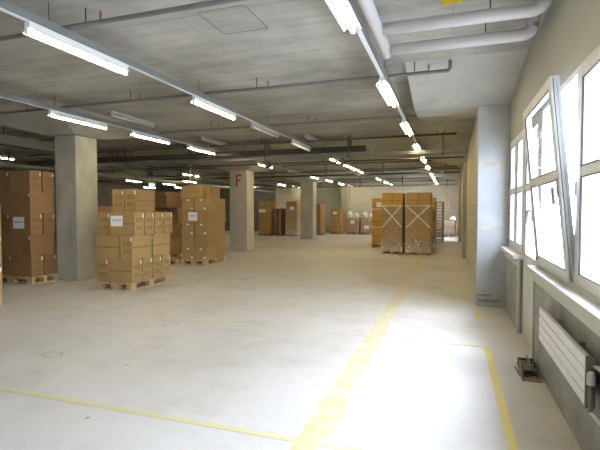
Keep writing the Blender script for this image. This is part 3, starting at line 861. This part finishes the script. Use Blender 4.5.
wrapped(-2.25, -1.56, 15.45, 16.5, [.46, .46, .50, .52], ['carton', 'carton', 'carton', 'carton_gold'], 'the left wrapped pallet in the aisle')
wrapped(-1.44, -.63, 15.32, 16.5, [.46, .46, .50, .52], ['carton', 'carton', 'carton', 'carton'], 'the right wrapped pallet in the aisle')
wrapped(-2.98, -2.25, 17.7, 18.8, [.60, .60, .62], ['carton_gold', 'carton_gold', 'carton_gold'], 'the golden stack behind the wrapped pallets', cross=False, film=False)
b = bmesh.new()
for zz in (.80, 1.52): box(b, -2.99, -2.24, 17.69, 17.692, zz, zz+.03)
tag(obj('strapping', b, 'strap'), 'two white bands around the golden stack', 'strap')
tag(obj('paper_notice', [(-2.80, -2.60, 17.685, 17.688, 1.62, 1.80)], 'paper'), 'white sheet on the golden stack beside the wrapped pallets', 'notice')
wrapped(-1.35, -.56, 17.3, 18.4, [.45, .46, .46, .46], ['carton_dark', 'carton', 'carton_dark', 'carton_gold'], 'the stack behind the right wrapped pallet', cross=False)
# stacks of empty pallets
PN = ['lowest'] + ['second', 'third', 'fourth', 'fifth', 'sixth', 'seventh', 'eighth', 'ninth', 'tenth', 'eleventh', 'twelfth', 'thirteenth']
def pallet_pile(x, y, n, where, m, rot=0):
    for k in range(n):
        pallet(x, y, f'{PN[k]} pallet up from the floor in {where}', m, rot, z=k*.145, group='empty pallets in ' + where)
pallet_pile(-1.10, 21.1, 13, 'the tall pile beside the wrapped pallets', 'wood_pale')
pallet_pile(-9.87, 24.3, 11, 'the pile between the two far cardboard stacks', 'wood_old')

# ------------------------------------------------------------------ far stacks along the end wall
def far_stack(x0, x1, y0, y1, hs, m, name, notice=None, film=False):
    wrapped(x0, x1, y0, y1, hs, [m]*len(hs), name, cross=False, film=film, pm='wood_old')
    if notice:
        nx, nz, nw, nh = notice
        tag(obj('paper_notice', [(nx, nx+nw, y0-.03, y0-.027, nz, nz+nh)], 'paper'), f'white sheet on {name}', 'notice')
far_stack(-10.70, -9.95, 24.0, 25.0, [.62, .62, .62], 'carton', 'the first tall far stack right of the F column', (-10.68, 1.36, .42, .18))
far_stack(-8.98, -8.32, 24.0, 25.1, [.62, .62, .62], 'carton', 'the second tall far stack left of the third column', (-8.75, 1.50, .28, .20), True)
far_stack(-7.85, -7.22, 25.0, 26.1, [.57, .57, .57], 'carton_dark', 'the dark far stack right of the third column')
far_stack(-7.15, -6.62, 27.0, 27.9, [.68, .68], 'carton', 'the far stack with boards leaning on its side', (-6.98, 1.22, .26, .18))
b = bmesh.new()
for k in range(4): box(b, -6.58+.09*k, -6.51+.09*k, 27.2+.03*k, 27.23+.03*k, 0, 1.62-.06*k)
tag(obj('leaning_boards', b, 'wood'), 'pale upright boards leaning beside the far carton stack', 'boards')
far_stack(-6.10, -5.35, 27.0, 27.9, [.42, .42], 'carton_pink', 'the low far stack with an orange band', (-5.86, .66, .26, .20))
tag(obj('strapping', [(-6.11, -5.34, 26.985, 26.99, .50, .56)], 'carton_orange'), 'orange band around the low far stack', 'strap')
far_stack(-5.26, -4.50, 27.1, 28.0, [.40, .42], 'carton_pink', 'the low far stack beside the golden stack', (-5.02, .35, .30, .20))
far_stack(-4.40, -3.6, 27.2, 28.1, [.40, .42], 'carton_pink', 'the low far stack half hidden by the golden stack')
def bag(x, y, z, s, label):
    b = bmesh.new(); bmesh.ops.create_icosphere(b, subdivisions=3, radius=1)
    rs = random.Random(int(x*31))
    for v in b.verts:
        k = 1+.14*math.sin(v.co.x*5+rs.random()*.6)*math.cos(v.co.y*6)+rs.uniform(-.04, .04)
        v.co = Vector((v.co.x*s[0]*k, v.co.y*s[1]*k, max(v.co.z, -.45)*s[2]*k))
        v.co.z += .45*s[2]
    for f_ in b.faces: f_.smooth = True
    tag(obj('plastic_bundle', b, 'bag', loc=(x, y, z)), label, 'bundle')
for x, s, lab in ((-6.0, (.16, .2, .30), 'white plastic bundle, leftmost on the low far stacks'), (-5.6, (.17, .2, .22), 'white plastic bundle, second from the left on the low far stacks'),
                  (-5.05, (.18, .2, .26), 'white plastic bundle, third from the left on the low far stacks'), (-4.66, (.14, .2, .2), 'white plastic bundle, fourth on the low far stacks, beside the golden stack')):
    bag(x, 27.45, 1.0, s, lab)
# pale cartons in the bright bay
for i, (x, n) in enumerate(((-1.25, 2), (-.42, 3), (.30, 2))):
    wh = ('left', 'middle', 'right')[i]
    pallet(x-.0 if i < 2 else x, 26.3, f'{wh} one of three pallets in the bright bay at the end', 'wood_old', sx=.8 if i < 2 else .6)
    for k in range(3 if i != 1 else 3):
        for c in range(n):
            wd = (.62 if i < 2 else .46)/n
            carton(x+c*wd, 26.32, .145+k*.25, wd-.01, .5, .245, f'pale carton, {("bottom", "middle", "top")[k]} row, {ORD[c]} from left, on the {wh} pallet in the bright bay', 'carton_pink', 'plain', False, 'pale cartons in the bright bay', jit=.002)
bag(.10, 26.55, .93, (.16, .16, .14), 'bright plastic bundle on the pale cartons in the bright bay')

# ------------------------------------------------------------------ radiator
rd = thing('radiator', 'white flat radiator of horizontal panels under the window sill', 'radiator', (.70, 2.77, .43))
Lr = 4.10-2.77
for k in range(4):
    obj('panel', [(.0, .03, 0, Lr, k*.069, k*.069+.064)], 'radiator', rd, bevel=.006)
obj('back_frame', [(.03, .045, .02, Lr-.02, .01, .26)], 'rad_side', rd)
obj('end_cap', [(.0, .05, -.012, 0, -.01, .28)], 'rad_side', rd, bevel=.004)
for y in (.35, .95):
    obj('bracket', [(.045, .09, y-.008, y+.008, .03, .262)], 'steel', rd)
b = bmesh.new(); tube(b, [(.022, -.03, .13), (.022, -.03, .18)], .020, 14); tube(b, [(.022, -.03, .18), (.022, -.03, .20)], [.020, .014], 14)
obj('valve_body', b, 'valve', rd)
b = bmesh.new(); tube(b, [(.022, -.03, -.02), (.022, -.03, .13)], .012, 12); obj('valve_stem', b, 'rad_side', rd)
b = bmesh.new(); tube(b, [(.045, -.012, .225), (.055, -.10, .235), (.06, -1.6, .235)], .011, 10); obj('supply_pipe', b, 'pipe_white', rd)
b = bmesh.new(); tube(b, [(.022, -.03, -.02), (.055, -.10, -.05), (.06, -1.6, -.05)], .010, 10); obj('return_pipe', b, 'pipe_white', rd)

# ------------------------------------------------------------------ battered metal box on the floor
tp = thing('floor_trap', 'dirty grey metal box trap lying on the floor against the window wall', 'box', (.69, 4.52, 0), R(-2))
b = bmesh.new(); box(b, -.075, .075, -.24, .24, 0, .012); obj('base_plate', b, 'trap_wood', tp)
b = bmesh.new(); box(b, -.095, -.083, -.12, .12, .0, .018, Matrix.Rotation(R(5), 4, 'Z')); obj('loose_strip', b, 'trap_wood', tp)
b = bmesh.new(); box(b, -.005, .005, -.17, .17, 0, .12, Matrix.Translation((.055, 0, .012)) @ Matrix.Rotation(R(-28), 4, 'Y')); obj('bent_plate', b, 'trap_metal', tp)
b = bmesh.new(); box(b, -.07, -.062, -.22, .22, .012, .07); box(b, .062, .07, -.22, .22, .012, .07); box(b, -.062, .062, .212, .22, .012, .07)
obj('side_plates', b, 'trap_metal', tp)
b = bmesh.new(); box(b, -.06, .06, -.10, .16, .05, .058); obj('lid', b, 'trap_metal', tp)
b = bmesh.new(); tube(b, [(-.05, -.02, .058), (-.05, -.02, .10), (.05, -.02, .10), (.05, -.02, .058)], .006, 8); obj('handle', b, 'duct', tp)
b = bmesh.new(); tube(b, [(-.05, -.20, .03), (.05, -.17, .04), (-.04, -.13, .05), (.05, -.11, .04)], .005, 6); obj('spring', b, 'duct', tp)
